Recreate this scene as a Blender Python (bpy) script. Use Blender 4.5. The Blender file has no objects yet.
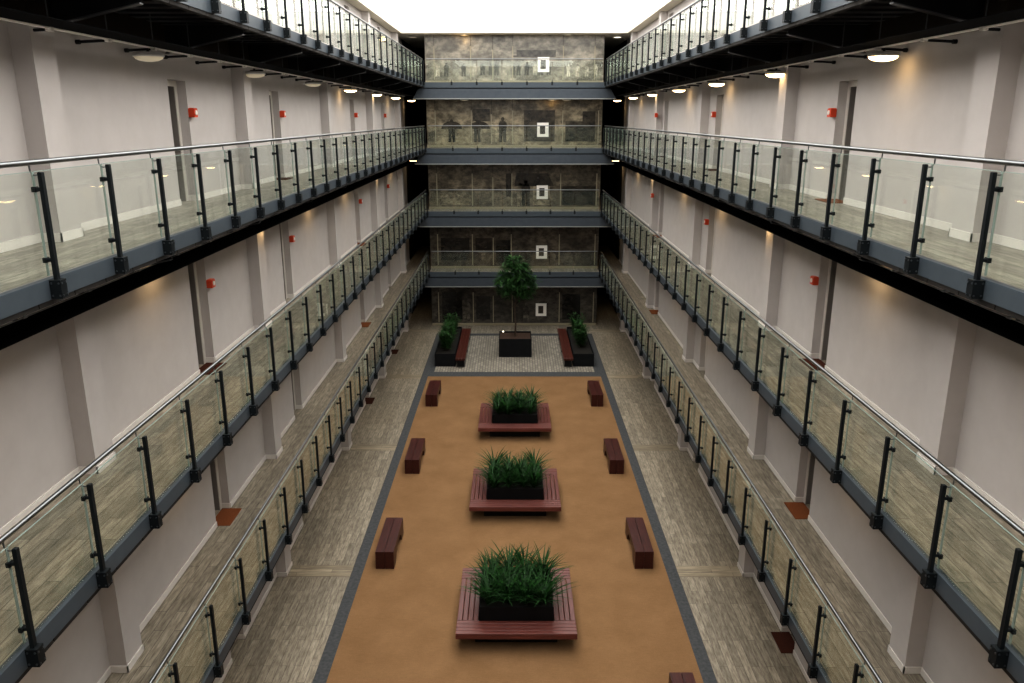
import bpy, math, random
from mathutils import Vector, Matrix
random.seed(7)
C = bpy.context.scene.collection
H = 2.9                      # storey height
LV = [0, 2.9, 5.8, 8.7, 11.6]
XP, XG, XH, XD, XW, XC = 4.05, 4.12, 4.14, 4.10, 5.435, 5.205   # post, glass, handrail, deck edge, wall, pier face
YR, YM = 37.9, 38.9          # far railing, mural wall
SIDE = {-1: 'left', 1: 'right'}
ORD = ['first', 'second', 'third', 'fourth', 'fifth', 'sixth', 'seventh', 'eighth', 'ninth', 'tenth']
GAL = {1: 'lowest gallery', 2: 'second gallery up', 3: 'third gallery up', 4: 'top gallery', 0: 'ground floor'}

# ------------------------------------------------------------------ materials
def mat(name, base=(.5,.5,.5), rough=.6, metal=0, spec=.5, emit=None, estr=0):
    m = bpy.data.materials.new(name); m.use_nodes = True
    b = m.node_tree.nodes['Principled BSDF']
    b.inputs['Base Color'].default_value = (*base, 1)
    b.inputs['Roughness'].default_value = rough
    b.inputs['Metallic'].default_value = metal
    b.inputs['Specular IOR Level'].default_value = spec
    if emit:
        b.inputs['Emission Color'].default_value = (*emit, 1)
        b.inputs['Emission Strength'].default_value = estr
    return m
def nn(m, t, **kw):
    n = m.node_tree.nodes.new(t)
    for k, v in kw.items(): setattr(n, k, v)
    return n
def lk(m, a, b): m.node_tree.links.new(a, b)
def coords(m, scale=(1,1,1), rot=(0,0,0), kind='Object'):
    tc = nn(m, 'ShaderNodeTexCoord'); mp = nn(m, 'ShaderNodeMapping')
    mp.inputs['Scale'].default_value = scale; mp.inputs['Rotation'].default_value = rot
    lk(m, tc.outputs[kind], mp.inputs['Vector']); return mp.outputs['Vector']
def noise(m, vec, scale, detail=4, rough=.55):
    n = nn(m, 'ShaderNodeTexNoise'); n.inputs['Scale'].default_value = scale
    n.inputs['Detail'].default_value = detail; n.inputs['Roughness'].default_value = rough
    lk(m, vec, n.inputs['Vector']); return n.outputs['Fac']
def ramp(m, fac, stops):
    r = nn(m, 'ShaderNodeValToRGB'); e = r.color_ramp.elements
    while len(e) > 1: e.remove(e[-1])
    e[0].position = stops[0][0]; e[0].color = (*stops[0][1], 1)
    for p, c in stops[1:]:
        x = e.new(p); x.color = (*c, 1)
    lk(m, fac, r.inputs['Fac']); return r.outputs['Color']
def mul(m, a, b, f=1.0, mode='MULTIPLY'):
    x = nn(m, 'ShaderNodeMix', data_type='RGBA', blend_type=mode)
    x.inputs['Factor'].default_value = f
    lk(m, a, x.inputs[6]); lk(m, b, x.inputs[7]); return x.outputs[2]
def setcol(m, c): lk(m, c, m.node_tree.nodes['Principled BSDF'].inputs['Base Color'])
def bump(m, fac, s=.2, d=.01):
    b = nn(m, 'ShaderNodeBump'); b.inputs['Strength'].default_value = s; b.inputs['Distance'].default_value = d
    lk(m, fac, b.inputs['Height']); lk(m, b.outputs[0], m.node_tree.nodes['Principled BSDF'].inputs['Normal'])
def noisy(name, c0, c1, scale, vscale=(1,1,1), rough=.6, spec=.4, b=0, metal=0):
    m = mat(name, c0, rough, metal, spec); v = coords(m, vscale); f = noise(m, v, scale)
    setcol(m, ramp(m, f, [(.3, c0), (.7, c1)]))
    if b: bump(m, f, b)
    return m
def planks(name, lo, hi, spec=.35, rough=.45, across=False):
    m = mat(name, lo, rough, 0, spec)
    r = (0,0,0) if across else (0,0,math.pi/2)
    v = coords(m, (1,1,1), r)
    br = nn(m, 'ShaderNodeTexBrick'); lk(m, v, br.inputs['Vector'])
    br.offset = .37
    br.inputs['Color1'].default_value = (.72,.72,.72,1); br.inputs['Color2'].default_value = (1.05,1.05,1.05,1)
    br.inputs['Mortar'].default_value = (.35,.35,.35,1); br.inputs['Scale'].default_value = 1
    br.inputs['Brick Width'].default_value = 1.25; br.inputs['Row Height'].default_value = .15
    br.inputs['Mortar Size'].default_value = .004
    vs = coords(m, (1,1,1) if 0 else ((1.6,16,1) if across else (22,3.2,1)))
    f = noise(m, vs, 1.0, 6, .7)
    col = ramp(m, f, [(.30, lo), (.5, tuple((a+b)/2 for a,b in zip(lo,hi))), (.68, hi)])
    setcol(m, mul(m, col, br.outputs['Color'])); return m

M = {}
M['wall'] = noisy('painted_plaster', (.475,.446,.432), (.505,.476,.462), 3, rough=.85, spec=.15)
M['walldark'] = mat('unlit_end_plaster', (.012,.011,.010), .9, 0, .1)  # near-black colour stands in for the darkness of the corridor ends
M['headdark'] = mat('shade_painted_wall_head', (.022,.017,.013), .9, 0, .1)  # shade above the trays, put into the colour of the wall tops
M['base'] = mat('white_gloss_paint', (.66,.63,.60), .4)
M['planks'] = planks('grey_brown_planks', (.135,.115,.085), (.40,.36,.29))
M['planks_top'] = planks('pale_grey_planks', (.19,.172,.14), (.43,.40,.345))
M['band'] = planks('cross_laid_planks', (.17,.14,.10), (.42,.37,.28), across=True)
M['black'] = mat('black_paint', (.006,.0065,.008), .6, 0, .3)
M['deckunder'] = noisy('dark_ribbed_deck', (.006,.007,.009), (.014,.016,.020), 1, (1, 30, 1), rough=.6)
M['trayblack'] = mat('matt_black_tray', (.003,.003,.0035), .9, 0, .05)
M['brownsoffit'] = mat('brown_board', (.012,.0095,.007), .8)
M['slate'] = noisy('slate_blue_paint', (.053,.068,.082), (.062,.078,.093), 5, rough=.5)
M['slate_d'] = noisy('slate_beam_paint', (.050,.062,.078), (.06,.073,.088), 5, rough=.5)
M['lip'] = mat('pale_edge_trim', (.30,.31,.30), .4, .2)
M['post'] = mat('dark_steel_paint', (.006,.009,.011), .5, 0, .25)
M['bolt'] = mat('bolt_steel', (.10,.11,.12), .3, .8)
M['steel'] = mat('brushed_steel', (.20,.21,.215), .36, 1)
M['rail_edge'] = mat('pale_rail_paint', (.9,.88,.85), .35, 0)
M['beamflange'] = mat('faint_grey_steel', (.09,.095,.10), .45, .3)
M['lampbody'] = mat('white_lamp_housing', (.55,.54,.52), .4)
M['lampglow'] = mat('lit_opal', (.9,.85,.75), .5, emit=(1,.70,.36), estr=11)
M['lampwhite'] = mat('opal_bright', (.9,.88,.8), .5, emit=(1,.93,.8), estr=2.2)
M['lampdim'] = mat('opal_dim', (.5,.47,.4), .5, emit=(1,.85,.6), estr=.25)
M['red'] = mat('red_plastic', (.62,.075,.025), .4)
M['white'] = mat('white_plastic', (.82,.80,.76), .4)
M['door'] = mat('grey_door', (.20,.18,.165), .5)
M['frame'] = mat('white_door_frame', (.60,.57,.53), .45)
M['coir'] = noisy('orange_coir', (.15,.055,.022), (.23,.085,.035), 60, rough=.95, spec=.05, b=.4)
M['matdark'] = noisy('dark_red_mat', (.045,.018,.012), (.09,.03,.018), 60, rough=.95, spec=.05, b=.4)
m = mat('orange_carpet', (.42,.22,.10), .95, 0, .05)
f1 = noise(m, coords(m), 1.2, 5); f2 = noise(m, coords(m, (3, 60, 1)), 1.5, 3); f3 = noise(m, coords(m), 60, 2)
setcol(m, mul(m, mul(m, ramp(m, f1, [(.3,(.235,.142,.072)),(.7,(.275,.170,.090))]), ramp(m, f2, [(.3,(.85,.85,.85)),(.7,(1,1,1))])), ramp(m, f3, [(.3,(.9,.9,.9)),(.7,(1.05,1.05,1.05))])))
bump(m, f3, .2); M['carpet'] = m
M['greystrip'] = noisy('charcoal_carpet_border', (.060,.064,.068), (.095,.098,.10), 14, rough=.9, spec=.1)
m = mat('grey_block_paving', (.2,.2,.19), .8, 0, .2)
br = nn(m, 'ShaderNodeTexBrick'); lk(m, coords(m, (1,1,1), (0,0,math.pi/2)), br.inputs['Vector'])
br.inputs['Color1'].default_value=(.23,.21,.175,1); br.inputs['Color2'].default_value=(.33,.305,.255,1)
br.inputs['Mortar'].default_value=(.12,.11,.10,1); br.inputs['Scale'].default_value=1
br.inputs['Brick Width'].default_value=.32; br.inputs['Row Height'].default_value=.11; br.inputs['Mortar Size'].default_value=.01
setcol(m, br.outputs['Color']); M['paving'] = m
def wood(name, lo, hi, vs):
    m = mat(name, lo, .38, 0, .45); f = noise(m, coords(m, vs), 3, 5)
    setcol(m, ramp(m, f, [(.3, lo), (.7, hi)])); return m
M['slat_x'] = wood('red_hardwood_slats', (.10,.029,.023), (.17,.05,.038), (.6,9,9))
M['slat_y'] = wood('red_hardwood_side_slats', (.09,.026,.021), (.15,.044,.035), (9,.6,9))
M['bench'] = wood('dark_red_bench_wood', (.035,.0075,.0055), (.07,.014,.010), (9,.8,9))
M['bench2'] = wood('red_brown_bench_wood', (.060,.014,.008), (.10,.024,.014), (9,.8,9))
M['planter'] = noisy('black_planter_metal', (.003,.0035,.004), (.006,.0065,.0075), 4, rough=.6, spec=.2)
M['planter_g'] = noisy('charcoal_planter', (.007,.0075,.0085), (.012,.0125,.014), 4, rough=.8, spec=.15)
M['soil'] = noisy('brown_soil', (.05,.032,.022), (.14,.085,.06), 25, rough=.95, b=.6)
M['soil_d'] = noisy('dark_soil', (.008,.007,.005), (.02,.016,.012), 25, rough=.95, b=.6)
def leafm(name, lo, hi, s=8):
    m = mat(name, lo, .45, 0, .2); f = noise(m, coords(m), s, 2)
    setcol(m, ramp(m, f, [(.35, lo), (.65, hi)])); return m
M['leaf'] = leafm('strap_leaf_green', (.006,.028,.006), (.022,.085,.016))
M['leaf2'] = leafm('tree_leaf_green', (.012,.042,.010), (.045,.12,.030), 5)
M['leaf3'] = leafm('shrub_leaf_green', (.012,.045,.010), (.035,.10,.022), 5)
M['bark'] = noisy('brown_bark', (.05,.035,.025), (.10,.07,.05), 20, rough=.9)
def printed(name, lo, hi, scale, seed, gloss=.22, spec=.5):
    m = mat(name, lo, gloss, 0, spec)
    tc = nn(m, 'ShaderNodeTexCoord'); mp = nn(m, 'ShaderNodeMapping'); lk(m, tc.outputs['Object'], mp.inputs['Vector'])
    mp.inputs['Location'].default_value = (seed, seed*.7, 0); mp.inputs['Scale'].default_value = (1.3,1,2.0)
    f = noise(m, mp.outputs['Vector'], scale, 9, .72)
    f2 = noise(m, mp.outputs['Vector'], scale*.35, 2)
    a = ramp(m, f, [(.40, lo), (.60, hi)]); b = ramp(m, f2, [(.35,(.45,.45,.45)),(.62,(1.05,1.05,1.05))])
    setcol(m, mul(m, a, b)); return m
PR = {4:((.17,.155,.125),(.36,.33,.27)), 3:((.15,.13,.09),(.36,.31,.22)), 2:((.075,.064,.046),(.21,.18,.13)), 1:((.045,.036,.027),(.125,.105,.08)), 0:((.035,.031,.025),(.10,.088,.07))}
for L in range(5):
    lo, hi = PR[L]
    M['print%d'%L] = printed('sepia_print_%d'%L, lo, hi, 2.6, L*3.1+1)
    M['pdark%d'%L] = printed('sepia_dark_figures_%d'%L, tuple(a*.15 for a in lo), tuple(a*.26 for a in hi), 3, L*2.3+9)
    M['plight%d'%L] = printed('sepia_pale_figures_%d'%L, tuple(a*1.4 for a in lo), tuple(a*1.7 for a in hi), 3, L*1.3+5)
M['yel'] = mat('yellowed_joint_strip', (.27,.24,.165), .4)
M['art'] = noisy('dark_picture', (.008,.007,.006), (.07,.055,.04), 7, rough=.4)
M['whiteceil'] = mat('white_soffit', (.60,.56,.48), .8)
M['reveal'] = mat('white_reveal', (.85,.84,.82), .8)
M['sky'] = mat('luminous_skylight_glazing', (.9,.9,.9), .6, emit=(1,.985,.96), estr=4.7)
# clear slightly green balustrade glass
m = bpy.data.materials.new('balustrade_glass'); m.use_nodes = True; nt = m.node_tree; nt.nodes.clear()
out = nn(m,'ShaderNodeOutputMaterial'); tr = nn(m,'ShaderNodeBsdfTransparent'); gl = nn(m,'ShaderNodeBsdfGlossy')
df = nn(m,'ShaderNodeBsdfDiffuse'); df.inputs['Color'].default_value=(.42,.50,.44,1)
tr.inputs['Color'].default_value=(.95,.965,.945,1); gl.inputs['Roughness'].default_value=.02; gl.inputs['Color'].default_value=(.95,1,.97,1)
ge = nn(m,'ShaderNodeNewGeometry'); dp = nn(m,'ShaderNodeVectorMath',operation='DOT_PRODUCT'); lk(m,ge.outputs['Normal'],dp.inputs[0]); lk(m,ge.outputs['Incoming'],dp.inputs[1])
ab = nn(m,'ShaderNodeMath',operation='ABSOLUTE'); lk(m,dp.outputs['Value'],ab.inputs[0])
su = nn(m,'ShaderNodeMath',operation='SUBTRACT',use_clamp=True); su.inputs[0].default_value=1; lk(m,ab.outputs[0],su.inputs[1])
pw = nn(m,'ShaderNodeMath',operation='POWER'); lk(m,su.outputs[0],pw.inputs[0]); pw.inputs[1].default_value=5
fr = nn(m,'ShaderNodeMath',operation='MULTIPLY_ADD'); lk(m,pw.outputs[0],fr.inputs[0]); fr.inputs[1].default_value=.6; fr.inputs[2].default_value=.025
mx0 = nn(m,'ShaderNodeMixShader'); mx0.inputs[0].default_value=.03; lk(m,tr.outputs[0],mx0.inputs[1]); lk(m,df.outputs[0],mx0.inputs[2])
mx = nn(m,'ShaderNodeMixShader'); lk(m,fr.outputs[0],mx.inputs[0]); lk(m,mx0.outputs[0],mx.inputs[1]); lk(m,gl.outputs[0],mx.inputs[2])
lk(m,mx.outputs[0],out.inputs[0]); M['glass'] = m
M['glassedge'] = mat('green_glass_edge', (.30,.37,.34), .2, 0, .5)

# ------------------------------------------------------------------ mesh helpers
class MB:
    def __init__(s): s.v=[]; s.f=[]; s.mi=[]; s.mats=[]; s.sm=[]
    def m(s, key):
        if key not in s.mats: s.mats.append(key)
        return s.mats.index(key)
    def add(s, vs, fs, key, smooth=False):
        o=len(s.v); k=s.m(key); s.v += [tuple(p) for p in vs]
        for f in fs: s.f.append([i+o for i in f]); s.mi.append(k); s.sm.append(smooth)
    def box(s, x0,x1,y0,y1,z0,z1, key, bottom=None):
        if x0>x1: x0,x1=x1,x0
        if y0>y1: y0,y1=y1,y0
        v=[(x0,y0,z0),(x1,y0,z0),(x1,y1,z0),(x0,y1,z0),(x0,y0,z1),(x1,y0,z1),(x1,y1,z1),(x0,y1,z1)]
        s.add(v,[(4,5,6,7),(0,1,5,4),(1,2,6,5),(2,3,7,6),(3,0,4,7)],key)
        s.add(v,[(3,2,1,0)],bottom or key); return s
    def bbox(s, x0,x1,y0,y1,z0,z1, key, b=.01):   # bevelled box (chamfered top and sides)
        if x0>x1: x0,x1=x1,x0
        v=[];
        for z,i in ((z0,0),(z1-b,0),(z1,b)):
            for (x,y) in ((x0+i,y0+i+0),(x1-i,y0+i),(x1-i,y1-i),(x0+i,y1-i)): v.append((x,y,z))
        f=[(3,2,1,0),(8,9,10,11)]
        for r in (0,4):
            for k in range(4): f.append((r+k,r+(k+1)%4,r+4+(k+1)%4,r+4+k))
        s.add(v,f,key); return s
    def tube(s, pts, r, key, n=8, cap=True, radii=None):
        pts=[Vector(p) for p in pts]; vs=[]; fs=[]
        for i,p in enumerate(pts):
            d=(pts[min(i+1,len(pts)-1)]-pts[max(i-1,0)]).normalized()
            up=Vector((0,0,1)) if abs(d.z)<.9 else Vector((1,0,0))
            a=d.cross(up).normalized(); b=a.cross(d).normalized(); rr=radii[i] if radii else r
            for k in range(n):
                t=2*math.pi*k/n; vs.append(p+a*math.cos(t)*rr+b*math.sin(t)*rr)
        for i in range(len(pts)-1):
            for k in range(n): fs.append((i*n+k,i*n+(k+1)%n,(i+1)*n+(k+1)%n,(i+1)*n+k))
        s.add(vs,fs,key,True)
        if cap: s.add([vs[k] for k in range(n)],[tuple(range(n))[::-1]],key); s.add([vs[-n+k] for k in range(n)],[tuple(range(n))],key)
        return s
    def lathe(s, prof, c, key, n=20):
        vs=[];fs=[]
        for r,z in prof:
            for k in range(n):
                t=2*math.pi*k/n; vs.append((c[0]+r*math.cos(t),c[1]+r*math.sin(t),c[2]+z))
        for i in range(len(prof)-1):
            for k in range(n): fs.append((i*n+k,i*n+(k+1)%n,(i+1)*n+(k+1)%n,(i+1)*n+k))
        s.add(vs,fs,key,True); return s
    def poly(s, pts, key): s.add(pts,[tuple(range(len(pts)))],key); return s
    def prism(s, poly, axis, a0, a1, key):   # poly of 2D points in the other two axes
        def P(p,a): return {'x':(a,p[0],p[1]),'y':(p[0],a,p[1]),'z':(p[0],p[1],a)}[axis]
        n=len(poly); vs=[P(p,a0) for p in poly]+[P(p,a1) for p in poly]
        s.add(vs,[tuple(range(n))[::-1],tuple(range(n,2*n))]+[(k,(k+1)%n,n+(k+1)%n,n+k) for k in range(n)],key); return s
    def mesh(s, name):
        me=bpy.data.meshes.new(name); me.from_pydata(s.v,[],s.f)
        for k in s.mats: me.materials.append(M[k])
        me.polygons.foreach_set('material_index', s.mi); me.polygons.foreach_set('use_smooth', s.sm)
        me.validate(); me.update()
        import bmesh
        bm=bmesh.new(); bm.from_mesh(me)
        if len(bm.faces)<4000 : bmesh.ops.recalc_face_normals(bm, faces=bm.faces)
        bm.to_mesh(me); bm.free(); return me
    def build(s, name, parent=None, loc=None): return link(name, s.mesh(name), parent, loc)
def link(name, me, parent=None, loc=None):
    o=bpy.data.objects.new(name, me); C.objects.link(o)
    if parent: o.parent=parent
    if loc: o.location=loc
    return o
def tag(o, label, cat, group=None, kind=None):
    if label: o['label']=label
    if cat: o['category']=cat
    if group: o['group']=group
    if kind: o['kind']=kind
    return o
def struct(o): o['kind']='structure'; return o
def empty(name, loc, label, cat, group=None):
    o=bpy.data.objects.new(name, None); o.empty_display_size=.2; C.objects.link(o); o.location=loc
    return tag(o,label,cat,group)

# ------------------------------------------------------------------ the shell
YN, YE, YB = -1.5, 41.0, 46.0
PIERS = [1.95, 9.1, 16.05, 23.2, 30.4, 37.6]
DOORS = {-1:[13.78,19.15,28.1,34.5], 1:[14.05,22.4,30.05]}
DW, DH = .72, 1.95
ndoor = 0
for s in (-1,1):
    w=MB()
    for L in range(5):
        z0, z1 = LV[L], LV[L]+H-.12
        if L==4: z1 = 13.7
        zt = z1 if L==4 else z0+2.38
        y=YN
        for fe in DOORS[s]:
            w.box(s*XW,s*5.75,y,fe-DW,z0,zt,'wall'); w.box(s*XW,s*5.75,fe-DW,fe,z0+DH,zt,'wall'); y=fe
        w.box(s*XW,s*5.75,y,YE,z0,zt,'wall')
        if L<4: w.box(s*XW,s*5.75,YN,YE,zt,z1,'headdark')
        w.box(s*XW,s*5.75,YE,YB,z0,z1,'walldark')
        for p in PIERS:
            w.box(s*XC,s*(XW+.002),p,p+.45,z0,zt,'wall')
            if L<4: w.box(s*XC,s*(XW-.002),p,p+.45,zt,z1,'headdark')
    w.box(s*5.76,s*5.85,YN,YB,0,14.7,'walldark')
    struct(w.build('wall_%s'%SIDE[s]))
    for L in range(5):
        b=MB(); z0=LV[L]; t=.016; h=.10
        def run(a,c): 
            if c>a: b.box(s*(XW-t),s*XW,a,c,z0,z0+h,'base')
        ev=[]
        for p in PIERS: ev.append((p,p+.45,'p'))
        for fe in DOORS[s]: ev.append((fe-DW,fe,'d'))
        ev.sort(); y=YN
        for a,c,k in ev:
            run(y,a); y=c
            if k=='p':
                b.box(s*(XC-t),s*XC,a-t,c+t,z0,z0+h,'base'); b.box(s*(XC-t),s*XW,a-t,a,z0,z0+h,'base'); b.box(s*(XC-t),s*XW,c,c+t,z0,z0+h,'base')
            else:
                b.box(s*XW,s*5.585,c-t,c,z0,z0+h,'base')
        run(y,YE)
        struct(b.build('baseboard_%s'%SIDE[s]))
        for i,fe in enumerate(DOORS[s]):
            ndoor+=1
            d=MB(); z0=LV[L]
            
            for xa,xb,kk in ((5.585,5.60,'frame'),(5.60,5.69,'door')):
                d.box(s*xa,s*xb,fe-DW,fe-DW+.09,z0,z0+DH,kk); d.box(s*xa,s*xb,fe-.09,fe,z0,z0+DH,kk); d.box(s*xa,s*xb,fe-DW+.09,fe-.09,z0+DH-.09,z0+DH,kk)
            fr=struct(d.build('door_%d'%ndoor))
            MB().box(s*5.692,s*5.73,fe-DW+.01,fe-.01,z0+.01,z0+DH-.01,'door').build('door_leaf',fr)
            MB().tube([(s*5.69,fe-DW+.16,z0+.95),(s*5.665,fe-DW+.16,z0+.95),(s*5.665,fe-DW+.25,z0+.95)],.009,'steel',6).build('door_handle',fr)
struct(MB().box(-5.85,5.85,YN-.1,YN,0,14.7,'wall').build('wall_near'))
struct(MB().box(-5.85,5.85,YB,YB+.1,0,14.7,'walldark').build('wall_far'))

# ground floor
struct(MB().box(-5.75,5.75,YN,YB,-.12,0,'planks').build('floor'))
g=MB()
for s in (-1,1): g.box(s*3.49,s*3.746,YN,37.25,0,.005,'greystrip')
g.box(-3.49,3.49,30.6,31.2,0,.005,'greystrip'); g.box(-3.49,3.49,36.85,37.25,0,.005,'greystrip')
struct(g.build('trim_1'))
struct(MB().box(-3.49,3.49,YN,30.6,0,.008,'carpet').build('floor'))
struct(MB().box(-3.3,3.3,31.2,36.85,0,.008,'paving').build('floor'))
g=MB()
for s in (-1,1):
    g.box(s*3.3,s*3.49,31.2,36.85,0,.006,'greystrip')
    for p in PIERS: g.box(s*3.746,s*XC,p-.02,p+.45,0,.004,'band')
struct(g.build('trim_2'))

# galleries
def side_deck(s, L):
    z=LV[L]
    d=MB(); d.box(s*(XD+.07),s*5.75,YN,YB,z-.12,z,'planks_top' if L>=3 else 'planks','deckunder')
    for k in range(74):                     # ribs of the metal deck
        y=1+k*.5
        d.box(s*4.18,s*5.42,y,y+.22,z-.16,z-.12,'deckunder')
    o=struct(d.build('floor'))
    MB().box(s*XD,s*(XD+.07),YN,YR,z-.175,z+.004,'slate').build('fascia',o)
    fl=MB()
    
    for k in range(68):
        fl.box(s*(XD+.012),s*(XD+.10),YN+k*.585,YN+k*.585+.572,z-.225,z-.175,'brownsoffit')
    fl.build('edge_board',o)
    for k in range(12):
        y=2.6+k*3.511
        if y>37.5: break
        b=MB(); b.prism([(s*4.2,z-.16),(s*5.42,z-.16),(s*5.42,z-.56),(s*4.2,z-.29)],'y',y-.006,y+.006,'black')
        b.prism([(s*4.2,z-.29),(s*5.42,z-.56),(s*5.42,z-.575),(s*4.2,z-.305)],'y',y-.05,y+.05,'beamflange')
        b.build('steel_bracket',o)
    return o
for s in (-1,1):
    for L in (1,2,3,4): side_deck(s,L)
for L in (1,2,3,4):
    z=LV[L]
    d=MB(); d.box(-4.098,4.098,YR+.0,YM,z-.2,z,'planks_top','slate_d')
    o=struct(d.build('floor'))
    MB().box(-4.10,4.10,YR-.05,YR,z-.23,z+.004,'slate').build('fascia',o)
    MB().box(-4.35,4.35,YR+.02,YR+.1,z-.28,z-.2,'black').build('shadow_gap',o)
    MB().prism([(-4.38,z-.28),(4.38,z-.28),(4.6,z-.69),(-4.6,z-.69)],'y',YR-.06,YR+.12,'slate_d').build('edge_beam',o)
    MB().box(-4.62,4.62,YR-.09,YR+.12,z-.73,z-.69,'lip').build('edge_trim',o)
    MB().box(-4.15,4.15,YR+.12,YM,z-.73,z-.69,'slate_d').build('soffit',o)

# roof
c=MB()
for s in (-1,1): c.box(s*5.05,s*5.85,YN,YB,13.7,13.82,'whiteceil')
c.box(-5.05,5.05,YR+.1,YB,13.7,13.82,'whiteceil')
struct(c.build('ceiling'))
c=MB()
for s in (-1,1): c.box(s*5.05,s*5.15,YN,YR+.1,13.82,14.6,'reveal')
c.box(-5.05,5.05,YR+.1,YR+.2,13.82,14.6,'reveal'); struct(c.build('trim_3'))
struct(MB().box(-5.1,5.1,YN,YR+.15,14.6,14.66,'sky').build('window_1'))

# mural block
wf=MB(); wf.box(-4.13,4.13,YM,YB-.01,0,13.7,'walldark'); struct(wf.build('wall_back'))
XS=[-4.13,-3.72,-2.05,-1.08,-.62,1.75,3.45,4.13]
XS={4:[-4.13,-3.7,-2.02,-1.0,-.08,2.25,3.7,4.13],3:[-4.13,-3.72,-2.02,-1.08,-.08,2.27,3.95,4.13],2:[-4.13,-3.72,-2.02,-1.03,-.12,2.22,3.95,4.13],1:[-4.13,-3.75,-2.05,-1.03,-.15,2.2,3.95,4.13],0:[-4.13,-3.78,-2.05,-1.05,-.1,2.25,3.95,4.13]}
def person(x,z,h,y,umb=False,w=1.0):
    P=[]
    P.append([(x-.16*h*w,y,z),(x-.03*h,y,z),(x,y,z+.42*h),(x+.03*h,y,z),(x+.15*h*w,y,z),(x+.14*h*w,y,z+.5*h),(x-.14*h*w,y,z+.5*h)][0:7])
    P.append([(x-.15*h*w,y,z+.46*h),(x+.15*h*w,y,z+.46*h),(x+.17*h*w,y,z+.72*h),(x+.1*h,y,z+.83*h),(x-.1*h,y,z+.83*h),(x-.17*h*w,y,z+.72*h)])
    P.append([(x+.075*h*math.cos(t*math.pi/5),y,z+.91*h+.085*h*math.sin(t*math.pi/5)) for t in range(10)])
    return P
figs={L:[] for L in range(5)}
Y=YM-.034
def fig(L,polys,key): 
    for p in polys: figs[L].append((p,key))
fig(3,person(-2.95,8.95,1.05,Y),'pdark3'); fig(3,person(-1.75,8.95,1.0,Y),'pdark3'); fig(3,person(-.55,8.95,1.15,Y),'pdark3'); fig(3,person(-.95,8.95,1.0,Y),'plight3')
for ux in (-2.95,-1.65): fig(3,[[(ux+.5*math.cos(t*math.pi/8),Y-.002,9.55+.36*math.sin(t*math.pi/8)) for t in range(9)]],'pdark3')
fig(3,[[(.45,Y,8.98),(1.9,Y,8.98),(1.9,Y,10.4),(.45,Y,10.4)],[(2.4,Y,8.98),(3.8,Y,8.98),(3.8,Y,9.9),(2.4,Y,9.9)],[(-1.95,Y,9.9),(-1.15,Y,9.9),(-1.15,Y,10.45),(-1.95,Y,10.45)],[(3.2,Y,9.9),(3.8,Y,9.9),(3.8,Y,10.35),(3.2,Y,10.35)]],'pdark3')
for i in range(11): fig(4,person(-1.85+i*.34+(i%3)*.04,11.95,.52+.06*(i%2),Y,w=1.2),'pdark4' if i%4 else 'plight4')
for i in range(4): fig(4,person(2.5+i*.42,11.9,.55,Y),'plight4')
for i in range(4): fig(4,person(-3.55+i*.4,11.9,.6,Y,w=1.1),'pdark4' if i%2 else 'plight4')
fig(4,[[(-.9,Y,12.75),(1.9,Y,12.75),(1.9,Y,12.82),(-.9,Y,12.82)],[(.1,Y,12.82),(1.9,Y,12.82),(1.9,Y,13.05),(.1,Y,13.05)]],'pdark4')
fig(2,person(.55,5.95,1.25,Y),'pdark2'); fig(2,person(.3,5.95,1.1,Y),'plight2')
fig(2,[[(-3.6,Y,6.0),(-2.1,Y,6.0),(-2.1,Y,6.3),(-3.0,Y,6.6),(-3.6,Y,6.55)],[(.9,Y,6.0),(1.7,Y,6.0),(1.7,Y,6.9),(.9,Y,6.9)]],'plight2')
fig(2,[[(2.3,Y,6.0),(3.9,Y,6.0),(3.9,Y,6.9),(2.3,Y,6.9)],[(-.4,Y,6.4),(-.14,Y,6.4),(-.14,Y,7.5),(-.4,Y,7.5)],[(0,Y,6.9),(1.9,Y,6.9),(1.6,Y,7.5),(.1,Y,7.5)]],'pdark2')
fig(1,person(-1.5,3.05,.75,Y),'plight1'); fig(1,person(2.9,3.05,.85,Y),'plight1'); fig(1,person(1.9,3.05,.9,Y),'plight1')
fig(1,[[(-3.6,Y,3.3),(-2.2,Y,3.3),(-2.2,Y,4.4),(-3.6,Y,4.4)],[(-1.9,Y,3.8),(-1.1,Y,3.8),(-1.1,Y,4.4),(-1.9,Y,4.4)],[(-.9,Y,3.2),(-.2,Y,3.2),(-.2,Y,4.3),(-.9,Y,4.3)]],'pdark1')
fig(0,[[(-3.6,Y,.3),(-2.6,Y,.3),(-2.6,Y,1.7),(-3.6,Y,1.7)],[(-1.9,Y,.3),(-1.2,Y,.3),(-1.2,Y,1.5),(-1.9,Y,1.5)],[(2.4,Y,.3),(3.3,Y,.3),(3.3,Y,1.6),(2.4,Y,1.6)]],'pdark0')
fig(0,person(-2.4,.2,1.2,Y),'plight0'); fig(0,person(.6,.15,1.0,Y),'plight0')
MUR={4:'sepia mural of a row of small figures behind the top far walkway',3:'sepia mural with two figures under umbrellas on the far wall, second from the top',2:'brown mural with a dark standing figure on the far wall, middle of the five',1:'dark brown mural behind the crown of the potted tree',0:'dim dark mural at ground level behind the tree planter'}
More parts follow.
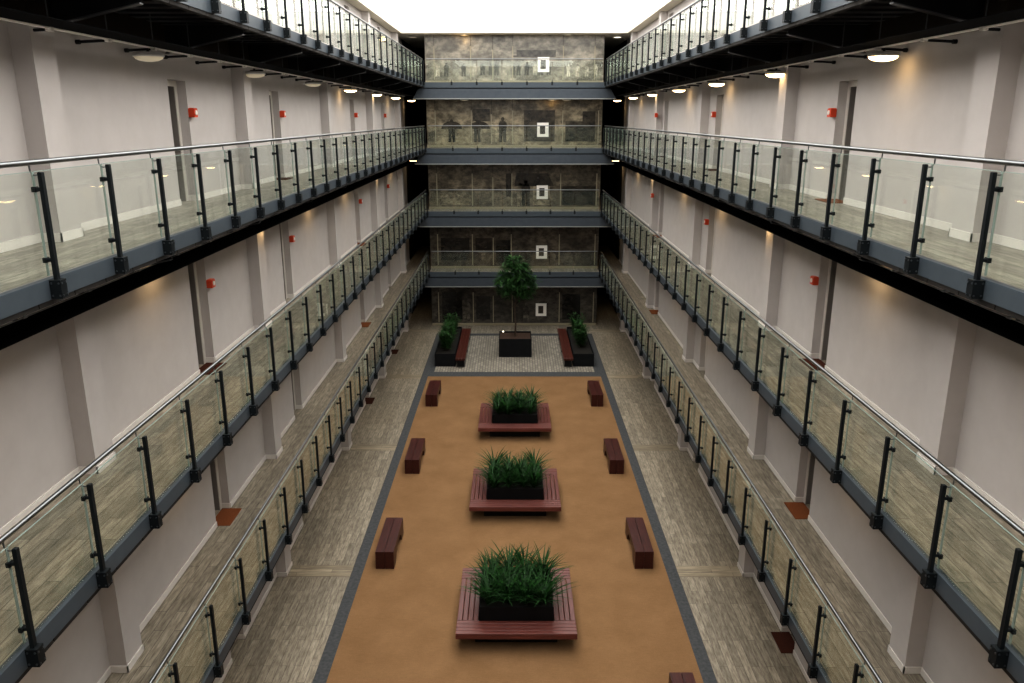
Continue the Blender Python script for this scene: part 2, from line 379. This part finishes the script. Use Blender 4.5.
for L in range(5):
    z0=LV[L]; z1=z0+2.17 if L<4 else 13.7
    r=empty('wall_mural',(0,YM,z0),MUR[L],'mural','printed murals stacked on the far wall')
    xs=XS[L]
    for i in range(7):
        a,b=xs[i],xs[i+1]
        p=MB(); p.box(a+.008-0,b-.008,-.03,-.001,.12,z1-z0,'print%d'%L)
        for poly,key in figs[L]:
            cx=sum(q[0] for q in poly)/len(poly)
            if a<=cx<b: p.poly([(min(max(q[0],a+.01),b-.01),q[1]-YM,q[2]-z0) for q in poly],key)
        p.build('mural_panel',r)
    for i in (1,2,3,4,5,6):
        MB().box(xs[i]-.022,xs[i]+.022,-.040,-.03,.16,(z1-z0)*(.78 if i!=3 else .7),'yel').build('joint_strip',r)
    MB().box(-4.13,4.13,-.045,-.001,0,.12,'yel').build('base_strip',r)
    f=empty('framed_picture',(1.34,YM-.05,z0+.49),'small white-framed picture hanging on the %s'%{4:'topmost mural of the far wall',3:'mural with the umbrella figures',2:'middle mural of the far wall',1:'mural behind the tree crown',0:'ground-level mural beside the tree trunk'}[L],'picture','white-framed pictures on the far wall')
    q=MB()
    for (a,b_,c_,d_) in ((-.27,-.14,0,.65),(.11,.27,0,.65),(-.14,.11,0,.13),(-.14,.11,.52,.65)): q.box(a,b_,-.03,0,c_,d_,'white')
    q.build('picture_frame',f); MB().box(-.14,.11,-.012,0,.13,.52,'art').build('picture',f)

# ------------------------------------------------------------------ balustrades
def bevel_mesh_post(s):
    b=MB(); b.bbox(-.018,.018,-.022,.022,-.02,.925,'post',.005); return b.mesh('post')
mesh_post=bevel_mesh_post(1)
def plate_mesh():
    b=MB()
    b.box(-.052,.0485,-.048,.048,-.168,-.002,'post')
    for zz in (-.14,-.03):
        for yy in (-.032,.032): b.tube([(-.052,yy,zz),(-.060,yy,zz)],.009,'bolt',6)
        for xx in (-.035,.03): b.tube([(xx,-.048,zz),(xx,-.056,zz)],.009,'bolt',6)
    return b
def side_mesh(fn):
    out={}
    for s in (-1,1):
        b=fn()
        if s<0: b.v=[(-p[0],p[1],p[2]) for p in b.v]
        out[s]=b.mesh('part')
    return out
mesh_plate=side_mesh(plate_mesh)
def rod_b():
    b=MB(); pts=[(.0,0,.905),(.05,0,.897),(.075,0,.907),(.088,0,.93),(.09,0,.985)]
    return b.tube(pts,.007,'steel',6)
mesh_rod=side_mesh(rod_b)
def clamp_b():
    b=MB(); b.tube([(.02,0,0),(.085,0,0)],.017,'post',8); b.box(.055,.085,-.03,.03,-.022,.022,'post'); return b
mesh_clamp=side_mesh(clamp_b)
S0,SS=9.25,1.1704
def glass_b(w):
    b=MB(); b.box(-.005,.005,.013,w-.013,.03,.925,'glass')
    return b
gm=glass_b(SS).mesh('glass_panel')
gedge=MB(); 
for yy in (.005,SS-.012): gedge.box(-.005,.005,yy,yy+.008,.03,.925,'glassedge')
gedge.box(-.005,.005,.014,SS-.014,.925,.931,'glassedge')
gem=gedge.mesh('glass_edge')
for s in (-1,1):
    for L,k0 in ((1,-4),(2,-5),(3,-5),(4,-2)):
        z=LV[L]; y0=S0+SS*k0
        r=empty('balcony_railing',(s*XP,y0,z),'glass and dark-post railing along the %s side of the %s'%(SIDE[s],GAL[L]),'railing','glass gallery railings along the two long sides')
        MB().tube([(s*(XH-XP),-.9,1.003),(s*(XH-XP),YR-y0-.06,1.003)],.024,'steel',12).build('handrail',r)
        k=k0
        while S0+SS*k<YR-.3:
            y=S0+SS*k-y0
            p=link('post',mesh_post,r,(0,y,0))
            link('base_plate',mesh_plate[s],p); link('handrail_bracket',mesh_rod[s],p)
            for zz in (.78,.17): link('glass_clamp',mesh_clamp[s],p,(0,0,zz))
            if S0+SS*(k+1)<YR-.2:
                g=link('glass_panel',gm,r,(s*.0+s*(XG-XP),y,0)); link('glass_edge',gem,g)
            k+=1
gw=7.96/7
gb=MB(); gb.box(.02,gw-.02,-.005,.005,.03,.925,'glass'); gbm=gb.mesh('glass_panel')
sh=MB(); sh.box(-.04,.04,-.03,.01,-.12,.03,'post'); sh.box(-.012,.012,-.02,.0,.03,.12,'post'); shm=sh.mesh('glass_shoe')
for L in (1,2,3,4):
    z=LV[L]
    r=empty('walkway_railing',(-3.98,YR,z),'glass railing with thin steel handrail across the far end of the %s'%GAL[L],'railing','glass railings across the far end')
    MB().tube([(0,0,1.003),(7.96,0,1.003)],.022,'steel',10).build('handrail',r)
    for k in range(7): link('glass_panel',gbm,r,(k*gw,0,0))
    for k in range(1,7): link('glass_shoe',shm,r,(k*gw,-.03,0))

# ------------------------------------------------------------------ cable trays under the galleries
HY=[9.12+1.285*k for k in range(-5,23)]
def hang_b():
    b=MB(); b.tube([(0,0,0),(0,0,.46)],.007,'beamflange',6); return b.mesh('hanger_rod')
hm=hang_b()
stub=side_mesh(lambda: (lambda b:(b.tube([(0,0,-.01),(.40,0,-.03)],.017,'black',8), b.tube([(.38,0,-.03),(.43,0,-.03)],.028,'black',8), b)[-1])(MB()))
clip=MB(); clip.box(-.03,.03,-.035,.035,-.036,.03,'rail_edge'); clipm=clip.mesh('clip')
trayp={}
for s in (-1,1):
    b=MB(); b.box(0,-s*.47,0,36,.004,.012,'trayblack')
    for k in range(0): pass
    trayp[s]=b.mesh('tray_plate')
edge=MB(); edge.tube([(0,0,0),(0,36,0)],.019,'rail_edge',8); edgem=edge.mesh('edge_rail')
for s in (-1,1):
    for L in (1,2,3,4):
        z=LV[L]-.60; y0=2.0
        r=empty('cable_tray',(s*5.0,y0,z),'dark tray with pale edge rail hung under the %s %s'%(SIDE[s],GAL[L]),'cable tray','hanging trays under the galleries')
        link('tray_plate',trayp[s],r); link('edge_rail',edgem,r)
        for y in HY:
            if y<2.2 or y>37.5: continue
            link('hanger_rod',hm,r,(0,y-y0,0)); 
            k=link('wall_stub',stub[s],r,(0,y-y0+.06,0)); link('clip',clipm,k,(0,-.06,0))

# ------------------------------------------------------------------ gallery lamps
LY=[6.95,11.68,16.37,21.08,25.84,30.7,35.65,41.1]
def lamp_meshes():
    a=MB(); a.lathe([(.0,.075),(.20,.075),(.235,.06),(.24,.03),(.235,.012),(.22,.01)],(0,0,0),'lampbody',24)
    b=MB(); b.lathe([(.222,.012),(.20,-.02),(.14,-.045),(.06,-.058),(0,-.06)],(0,0,0),'lampglow',24)
    c=MB(); c.lathe([(.222,.012),(.20,-.02),(.14,-.045),(.06,-.058),(0,-.06)],(0,0,0),'lampdim',24)
    return a.mesh('lamp_housing'),b.mesh('lamp_diffuser'),c.mesh('lamp_diffuser')
lh,ld,ldim=lamp_meshes()
LW=7.5
for s in (-1,1):
    for L in (1,2,3,4):
        for i,y in enumerate(LY):
            z=LV[L]-.73
            dim = (s==-1 and L==4 and i in (0,1,2,3))
            r=empty('ceiling_lamp',(s*5.08,y,z),'round dome lamp under the %s %s, %s from the camera'%(SIDE[s],GAL[L],ORD[i]),'lamp','round dome lamps under the galleries')
            a_=link('lamp_housing',lh,r); b_=link('lamp_diffuser',ldim if dim else ld,r); a_.scale=b_.scale=(.88,.88,.9)
            MB().tube([(0,0,.07),(0,0,.12)],.02,'black',6).build('lamp_stem',r)
def downlight(x,y,z,label,bright=True,e=0,col=(1,.8,.55)):
    r=empty('downlight',(x,y,z),label,'lamp','small round downlights in the far soffits')
    MB().lathe([(0,0),(.19,0),(.20,-.01),(.19,-.035)],(0,0,0),'lampbody',20).build('lamp_rim',r)
    MB().lathe([(.185,-.03),(.12,-.05),(0,-.058)],(0,0,0),'lampwhite' if bright else 'lampdim',20).build('lamp_lens',r)
    if e:
        li=bpy.data.lights.new('added_glow_light','POINT'); li.energy=e; li.color=col; li.shadow_soft_size=.12  # point light added to throw a warm glow on the mural
        lo=bpy.data.objects.new('added_glow_light',li); C.objects.link(lo); lo.parent=r; lo.location=(0,0,-.22)
downlight(-2.28,38.45,13.7,'small round downlight in the top soffit above the left of the topmost mural',False,5,(1,.66,.3))  # its point light is added to stand in for warm glare on the mural
downlight(2.42,38.45,13.7,'small round downlight in the top soffit above the right of the topmost mural',False)
downlight(4.8,39.6,13.7,'lit round lamp in the roof soffit at the right far corner',True)
downlight(-4.75,39.6,13.7,'unlit round lamp in the roof soffit at the left far corner',False)
downlight(-2.3,38.4,10.87,'small round downlight above the umbrella mural, left one',False)
downlight(2.4,38.4,10.87,'small round downlight above the umbrella mural, right one',False)
downlight(1.75,38.55,10.87,'small downlight added for a warm glow on the umbrella mural beside the framed picture',False,2.5,(1,.6,.2))  # extra lamp, added only to make the warm glow on this mural

# ------------------------------------------------------------------ fire alarms, sockets, mats
am=side_mesh(lambda: MB().bbox(-.10,0,-.075,.075,-.075,.075,'red',.015))
ar=side_mesh(lambda: MB().lathe([(0,.0),(.03,.0)],(-.05,0,0),'white',12) if 0 else MB().tube([(-.10,0,.0),(-.112,0,0)],.04,'white',12))
for s in (-1,1):
    for L in (2,3):
        for i,fe in enumerate(DOORS[s]):
            y=fe+.07; x=XW
            if s==1 and i==2: x=XC+.02; y=30.4-.08
            r=empty('fire_alarm',(s*x,y,LV[L]+1.45),'red alarm box on the %s %s, %s doorway from the camera'%(SIDE[s],GAL[L],ORD[i]),'fire alarm','red fire alarm boxes beside the doorways')
            link('alarm_housing',am[s],r); link('sounder',ar[s],r)
for s in (-1,1):
    for L,zz in ((3,.36),(2,.41),(1,.4)):
        o=MB().bbox(0,-s*.02,-.035,.035,-.06,.06,'white',.004)
        r=o.build('wall_socket',None,(s*XW,9.87,LV[L]+zz))
        tag(r,'small white wall socket past the nearest pier, %s %s'%(SIDE[s],GAL[L]),'socket','white wall sockets')
MATS={(-1,0,2),(-1,0,3),(1,0,0),(-1,1,0),(-1,1,2),(1,1,0),(1,1,2),(-1,2,0),(-1,2,2),(1,2,0),(1,2,2),(-1,3,1),(1,3,0),(1,3,1),(1,3,2)}
for s in (-1,1):
    for L in range(5):
        for i,fe in enumerate(DOORS[s]):
            if (s,L,i) not in MATS: continue
            b=MB(); dark = L==0 or (L==3 and i>0) or (L==2 and i==0)
            b.bbox(s*5.20,s*5.575,fe-DW+.02,fe-.04,0,.014,'matdark' if dark else 'coir',.005)
            o=b.build('door_mat',None,(0,0,LV[L]))
            tag(o,'%s doormat on the %s %s, %s doorway from the camera'%('dark red-brown' if dark else 'orange',SIDE[s],GAL[L],ORD[i]),'doormat','doormats at the doorways')

# ------------------------------------------------------------------ platform benches and strap-leaved planters
def blade(b, base, ang, lean, ln, w, key, seg=5, droop=1.0):
    d=Vector((math.cos(ang),math.sin(ang),0)); n=Vector((-d.y,d.x,0)); vs=[]
    for i in range(seg+1):
        t=i/seg; r=ln*(math.sin(lean)*t + droop*.22*t*t); z=ln*(math.cos(lean)*t - droop*.16*t*t)
        ww=w*(.55+.9*t*(1-t)*2)*(1-t**3)+.0008
        p=Vector(base)+d*r+Vector((0,0,z)); vs+=[p-n*ww+Vector((0,0,ww*.4)),p,p+n*ww+Vector((0,0,ww*.4))]
    fs=[]
    for i in range(seg):
        a=i*3; fs+=[(a,a+1,a+4,a+3),(a+1,a+2,a+5,a+4)]
    b.add(vs,fs,key,True)
def clump(key, n, h, w, spread=.5, seed=0, droop=1.0):
    random.seed(seed); b=MB()
    for i in range(n):
        a=random.uniform(0,6.283); rr=random.uniform(0,.06)
        blade(b,(rr*math.cos(a),rr*math.sin(a),random.uniform(0,.12)),a+random.uniform(-.3,.3),random.uniform(.02,spread),h*random.uniform(.6,1.05),w*random.uniform(.7,1.1),key,droop=droop)
    return b.mesh('foliage')
clumps=[clump('leaf',60,.74,.018,.85,k,1.5) for k in range(5)]
PL=[(.03,14.5,'nearest the camera'),(.015,19.72,'in the middle of the three'),(.01,25.12,'farthest from the camera')]
for n,(cx,cy,wh) in enumerate(PL):
    r=empty('platform_bench',(cx,cy,.008),'square red slatted bench around the leafy planter, %s'%wh,'bench','square slatted platform benches on the orange carpet')
    h=1.18; q=.43; zt=.442
    def slats(xa,xb,ya,yb,along,name):
        b=MB(); cnt=4
        if along=='x':
            wd=(yb-ya)/cnt
            for i in range(cnt): b.bbox(xa,xb,ya+i*wd+.006,ya+(i+1)*wd-.006,zt-.04,zt,'slat_x',.006)
        else:
            wd=(xb-xa)/cnt
            for i in range(cnt): b.bbox(xa+i*wd+.006,xa+(i+1)*wd-.006,ya,yb,zt-.04,zt,'slat_y',.006)
        b.build(name,r)
    slats(-h,h,-h,-h+q,'x','seat'); slats(-h,h,h-q,h,'x','seat')
    slats(-h,-h+q,-h+q+.004,h-q-.004,'y','seat'); slats(h-q,h,-h+q+.004,h-q-.004,'y','seat')
    b=MB()
    for (a,c,d,e) in ((-h,h,-h,-h+.03),(-h,h,h-.03,h)): b.box(a,c,d,e,zt-.12,zt-.042,'slat_x')
    for a in (-h,h-.03): b.box(a,a+.03,-h+.03,h-.03,zt-.12,zt-.042,'slat_x')
    b.build('edge_board',r)
    b=MB(); i=.82
    for (a,c,d,e) in ((-i,i,-i,-i+.04),(-i,i,i-.04,i),(-i,-i+.04,-i+.04,i-.04),(i-.04,i,-i+.04,i-.04)): b.box(a,c,d,e,0,zt-.12,'black')
    b.build('plinth',r)
    r=empty('planter',(cx,cy,.008),'black square planter box full of strappy dark green leaves, %s'%wh,'planter','leafy planters inside the platform benches')
    b=MB(); i=.735; zt2=.735
    for (a,c,d,e) in ((-i,i,-i,-i+.03),(-i,i,i-.03,i),(-i,-i+.03,-i+.03,i-.03),(i-.03,i,-i+.03,i-.03)): b.box(a,c,d,e,0,zt2,'planter')
    b.build('planter_box',r)
    MB().box(-i+.03,i-.03,-i+.03,i-.03,.3,zt2-.07,'soil_d').build('soil',r)
    random.seed(n+3)
    for ix in range(4):
        for iy in range(4):
            o=link('plant',clumps[(ix*4+iy+n)%5],r,((ix-1.5)*.36+random.uniform(-.05,.05),(iy-1.5)*.36+random.uniform(-.05,.05),zt2-.07))
            o.rotation_euler.z=random.uniform(0,6.28); k=random.uniform(.8,1.02)*(1.0,.95,.92)[n]; o.scale=(k,k,k)

# low block benches
def block_bench(x0,x1,y0,y1,label):
    b=MB(); L=y1-y0; w=(x1-x0)
    prof=[(0,0),(.30,0),(.42,.20),(.55,.27),(L-.55,.27),(L-.42,.20),(L-.30,0),(L,0),(L,.44),(0,.44)]
    for (a,c) in ((0,w/2-.004),(w/2+.004,w)):
        # split concave outline into convex blocks
        b.prism([(0,0),(.30,0),(.42,.20),(.42,.44),(0,.44)],'x',a,c,'bench')
        b.prism([(.42,.20),(.55,.27),(.55,.44),(.42,.44)],'x',a,c,'bench')
        b.prism([(.55,.27),(L-.55,.27),(L-.55,.44),(.55,.44)],'x',a,c,'bench')
        b.prism([(L-.55,.27),(L-.42,.20),(L-.42,.44),(L-.55,.44)],'x',a,c,'bench')
        b.prism([(L-.42,.20),(L-.30,0),(L,0),(L,.44),(L-.42,.44)],'x',a,c,'bench')
    o=b.build('wooden_bench',None,(x0,y0,.008))
    tag(o,label,'bench','low dark red block benches along the carpet edges')
for i,(a,c) in enumerate(((16.34,17.98),(21.46,23.1),(27.12,28.78))):
    w=['nearest','middle','farthest'][i]
    block_bench(-3.21,-2.79,a,c,'low dark red wooden block bench, %s of the three along the left carpet edge'%w)
for i,(a,c) in enumerate(((10.58,12.22),(16.36,18.0),(21.46,23.1),(27.12,28.78))):
    w=['cut by the photo bottom','second from the camera','third from the camera','farthest from the camera'][i]
    block_bench(2.78,3.20,a,c,'dark red block bench on the right carpet edge, %s'%w)

# paved corner: long benches, troughs, tree
for s in (-1,1):
    r=empty('trough_planter',(s*2.9,31.93,.008),'long charcoal trough planter with bushy green plants at the %s end of the paving'%SIDE[s],'planter','trough planters either side of the paved area')
    b=MB(); a0,a1,y1=-.43,.43,4.5
    for (a,c,d,e) in ((a0,a1,0,.03),(a0,a1,y1-.03,y1),(a0,a0+.03,.03,y1-.03),(a1-.03,a1,.03,y1-.03)): b.box(a,c,d,e,0,.55,'planter_g')
    b.build('planter_box',r)
    MB().box(a0+.03,a1-.03,.03,y1-.03,.2,.47,'soil_d').build('soil',r)
    random.seed(30+s)
    def bush(h,seed):
        random.seed(seed); b=MB()
        for st in range(16):
            a=random.uniform(0,6.28); ln=random.uniform(.08,.34); top=Vector((ln*math.cos(a),ln*math.sin(a),h*random.uniform(.5,1)))
            b.tube([(0,0,0),tuple(top*.5+Vector((0,0,.05))),tuple(top)],.006,'bark',4)
            for k in range(34):
                t=random.uniform(.2,1); p=top*t+Vector((random.uniform(-.08,.08),random.uniform(-.08,.08),random.uniform(-.03,.08)))
                blade(b,tuple(p),random.uniform(0,6.28),random.uniform(.4,1.6),random.uniform(.12,.22),.028,'leaf3',3)
        return b.mesh('foliage')
    bm_=[bush(.95,50+i) for i in range(3)]
    for k in range(6 if s<0 else 5):
        yy=.75+k*.66 if s<0 else 1.3+k*.66
        o=link('plant',bm_[k%3],r,(random.uniform(-.08,.08),yy,.45)); o.rotation_euler.z=random.uniform(0,6)
        q=random.uniform(.8,1.05)*(1 if s<0 else .92); o.scale=(q,q,q)
    r=empty('slatted_bench',(s*2.25,31.65,.008),'long narrow red-brown timber bench beside the %s trough planter'%SIDE[s],'bench','long timber benches beside the trough planters')
    b=MB()
    for k in range(3): b.bbox(-.20+k*.135,-.20+k*.135+.128,0,4.9,.35,.442,'bench2',.008)
    b.build('seat',r)
    b=MB()
    for yy in (.25,2.4,4.5): b.box(-.15,.15,yy,yy+.12,0,.35,'black')
    b.box(-.13,.13,.25,4.6,.26,.35,'black'); b.build('support',r)
r=empty('potted_tree',(.04,33.95,.008),'tall potted tree with a rounded leafy crown in a square charcoal planter','tree')
b=MB(); i=.71; d0=-.66
for (a,c,d,e) in ((-i,i,-.66,-.62),(-i,i,.62,.66),(-i,-i+.04,-.62,.62),(i-.04,i,-.62,.62)): b.box(a,c,d,e,0,.82,'planter_g')
b.build('planter_box',r)
MB().box(-.67,.67,-.62,.62,.4,.76,'soil').build('soil',r)
b=MB(); b.tube([(0,0,.7),(.02,.01,1.3),(-.02,0,1.9),(.02,.02,2.5),(0,0,3.2),(-.02,0,3.9)],.03,'bark',8,radii=[.045,.038,.034,.03,.022,.01])
random.seed(5); tips=[]
for k in range(34):
    z=random.uniform(2.0,3.8); a=random.uniform(0,6.28)
    ln=random.uniform(.4,.92)*(1-.5*max(0,(z-2.9)/1.1)); up=random.uniform(.1,.5)
    p=Vector((0,0,z)); q=p+Vector((math.cos(a)*ln,math.sin(a)*ln,up)); mid=(p+q)/2+Vector((0,0,.08))
    b.tube([p,mid,q],.01,'bark',5,radii=[.014,.009,.004]); tips+= [(p,mid,q)]
b.build('trunk',r)
lf=MB()
for k in range(150):                      # leaf sprays filling a rounded crown
    while True:
        u=Vector((random.uniform(-1,1),random.uniform(-1,1),random.uniform(-1,1)))
        if .25<u.length<1: break
    taper=1 if u.z<0 else 1-.35*u.z
    c0=Vector((u.x*.80*taper,u.y*.80*taper,3.40+u.z*.98-.12*(u.x*u.x+u.y*u.y)))
    out=math.atan2(u.y,u.x)
    for j in range(26):
        base=c0+Vector((random.gauss(0,.07),random.gauss(0,.07),random.gauss(0,.06)))
        blade(lf,tuple(base),out+random.uniform(-1.5,1.5),random.uniform(.9,2.2),random.uniform(.13,.24),.024,'leaf2',3,1.3)
lf.build('foliage',r)
r=empty('garden_spotlight',(-.50,34.42,.77),'tiny lit white spotlight at the back left corner of the tree planter','lamp')
MB().tube([(0,0,0),(0,0,.07)],.008,'black',6).build('stake',r)
MB().lathe([(0,.13),(.035,.12),(.042,.09),(.03,.065),(0,.06)],(0,0,0),'lampwhite',12).build('lamp_head',r)

# ------------------------------------------------------------------ world, camera
w=bpy.data.worlds.new('World'); bpy.context.scene.world=w; w.use_nodes=True
w.node_tree.nodes['Background'].inputs[0].default_value=(.02,.022,.025,1); w.node_tree.nodes['Background'].inputs[1].default_value=.5
cam=bpy.data.cameras.new('Camera'); co=bpy.data.objects.new('Camera',cam); C.objects.link(co)
cam.sensor_width=36; cam.lens=797.3*36/1024; cam.clip_start=.05; cam.clip_end=200
co.location=(-.0226,0,10.071); co.rotation_euler=(math.pi/2-.2739,0.0002,.0023)
sc=bpy.context.scene; sc.camera=co
sc.view_settings.view_transform='Standard'; sc.view_settings.look='None'; sc.view_settings.exposure=0; sc.view_settings.gamma=.8
sc.cycles.transparent_max_bounces=48; sc.cycles.max_bounces=8; sc.cycles.diffuse_bounces=5; sc.cycles.glossy_bounces=4
sc.cycles.use_denoising=True; sc.cycles.sample_clamp_indirect=4
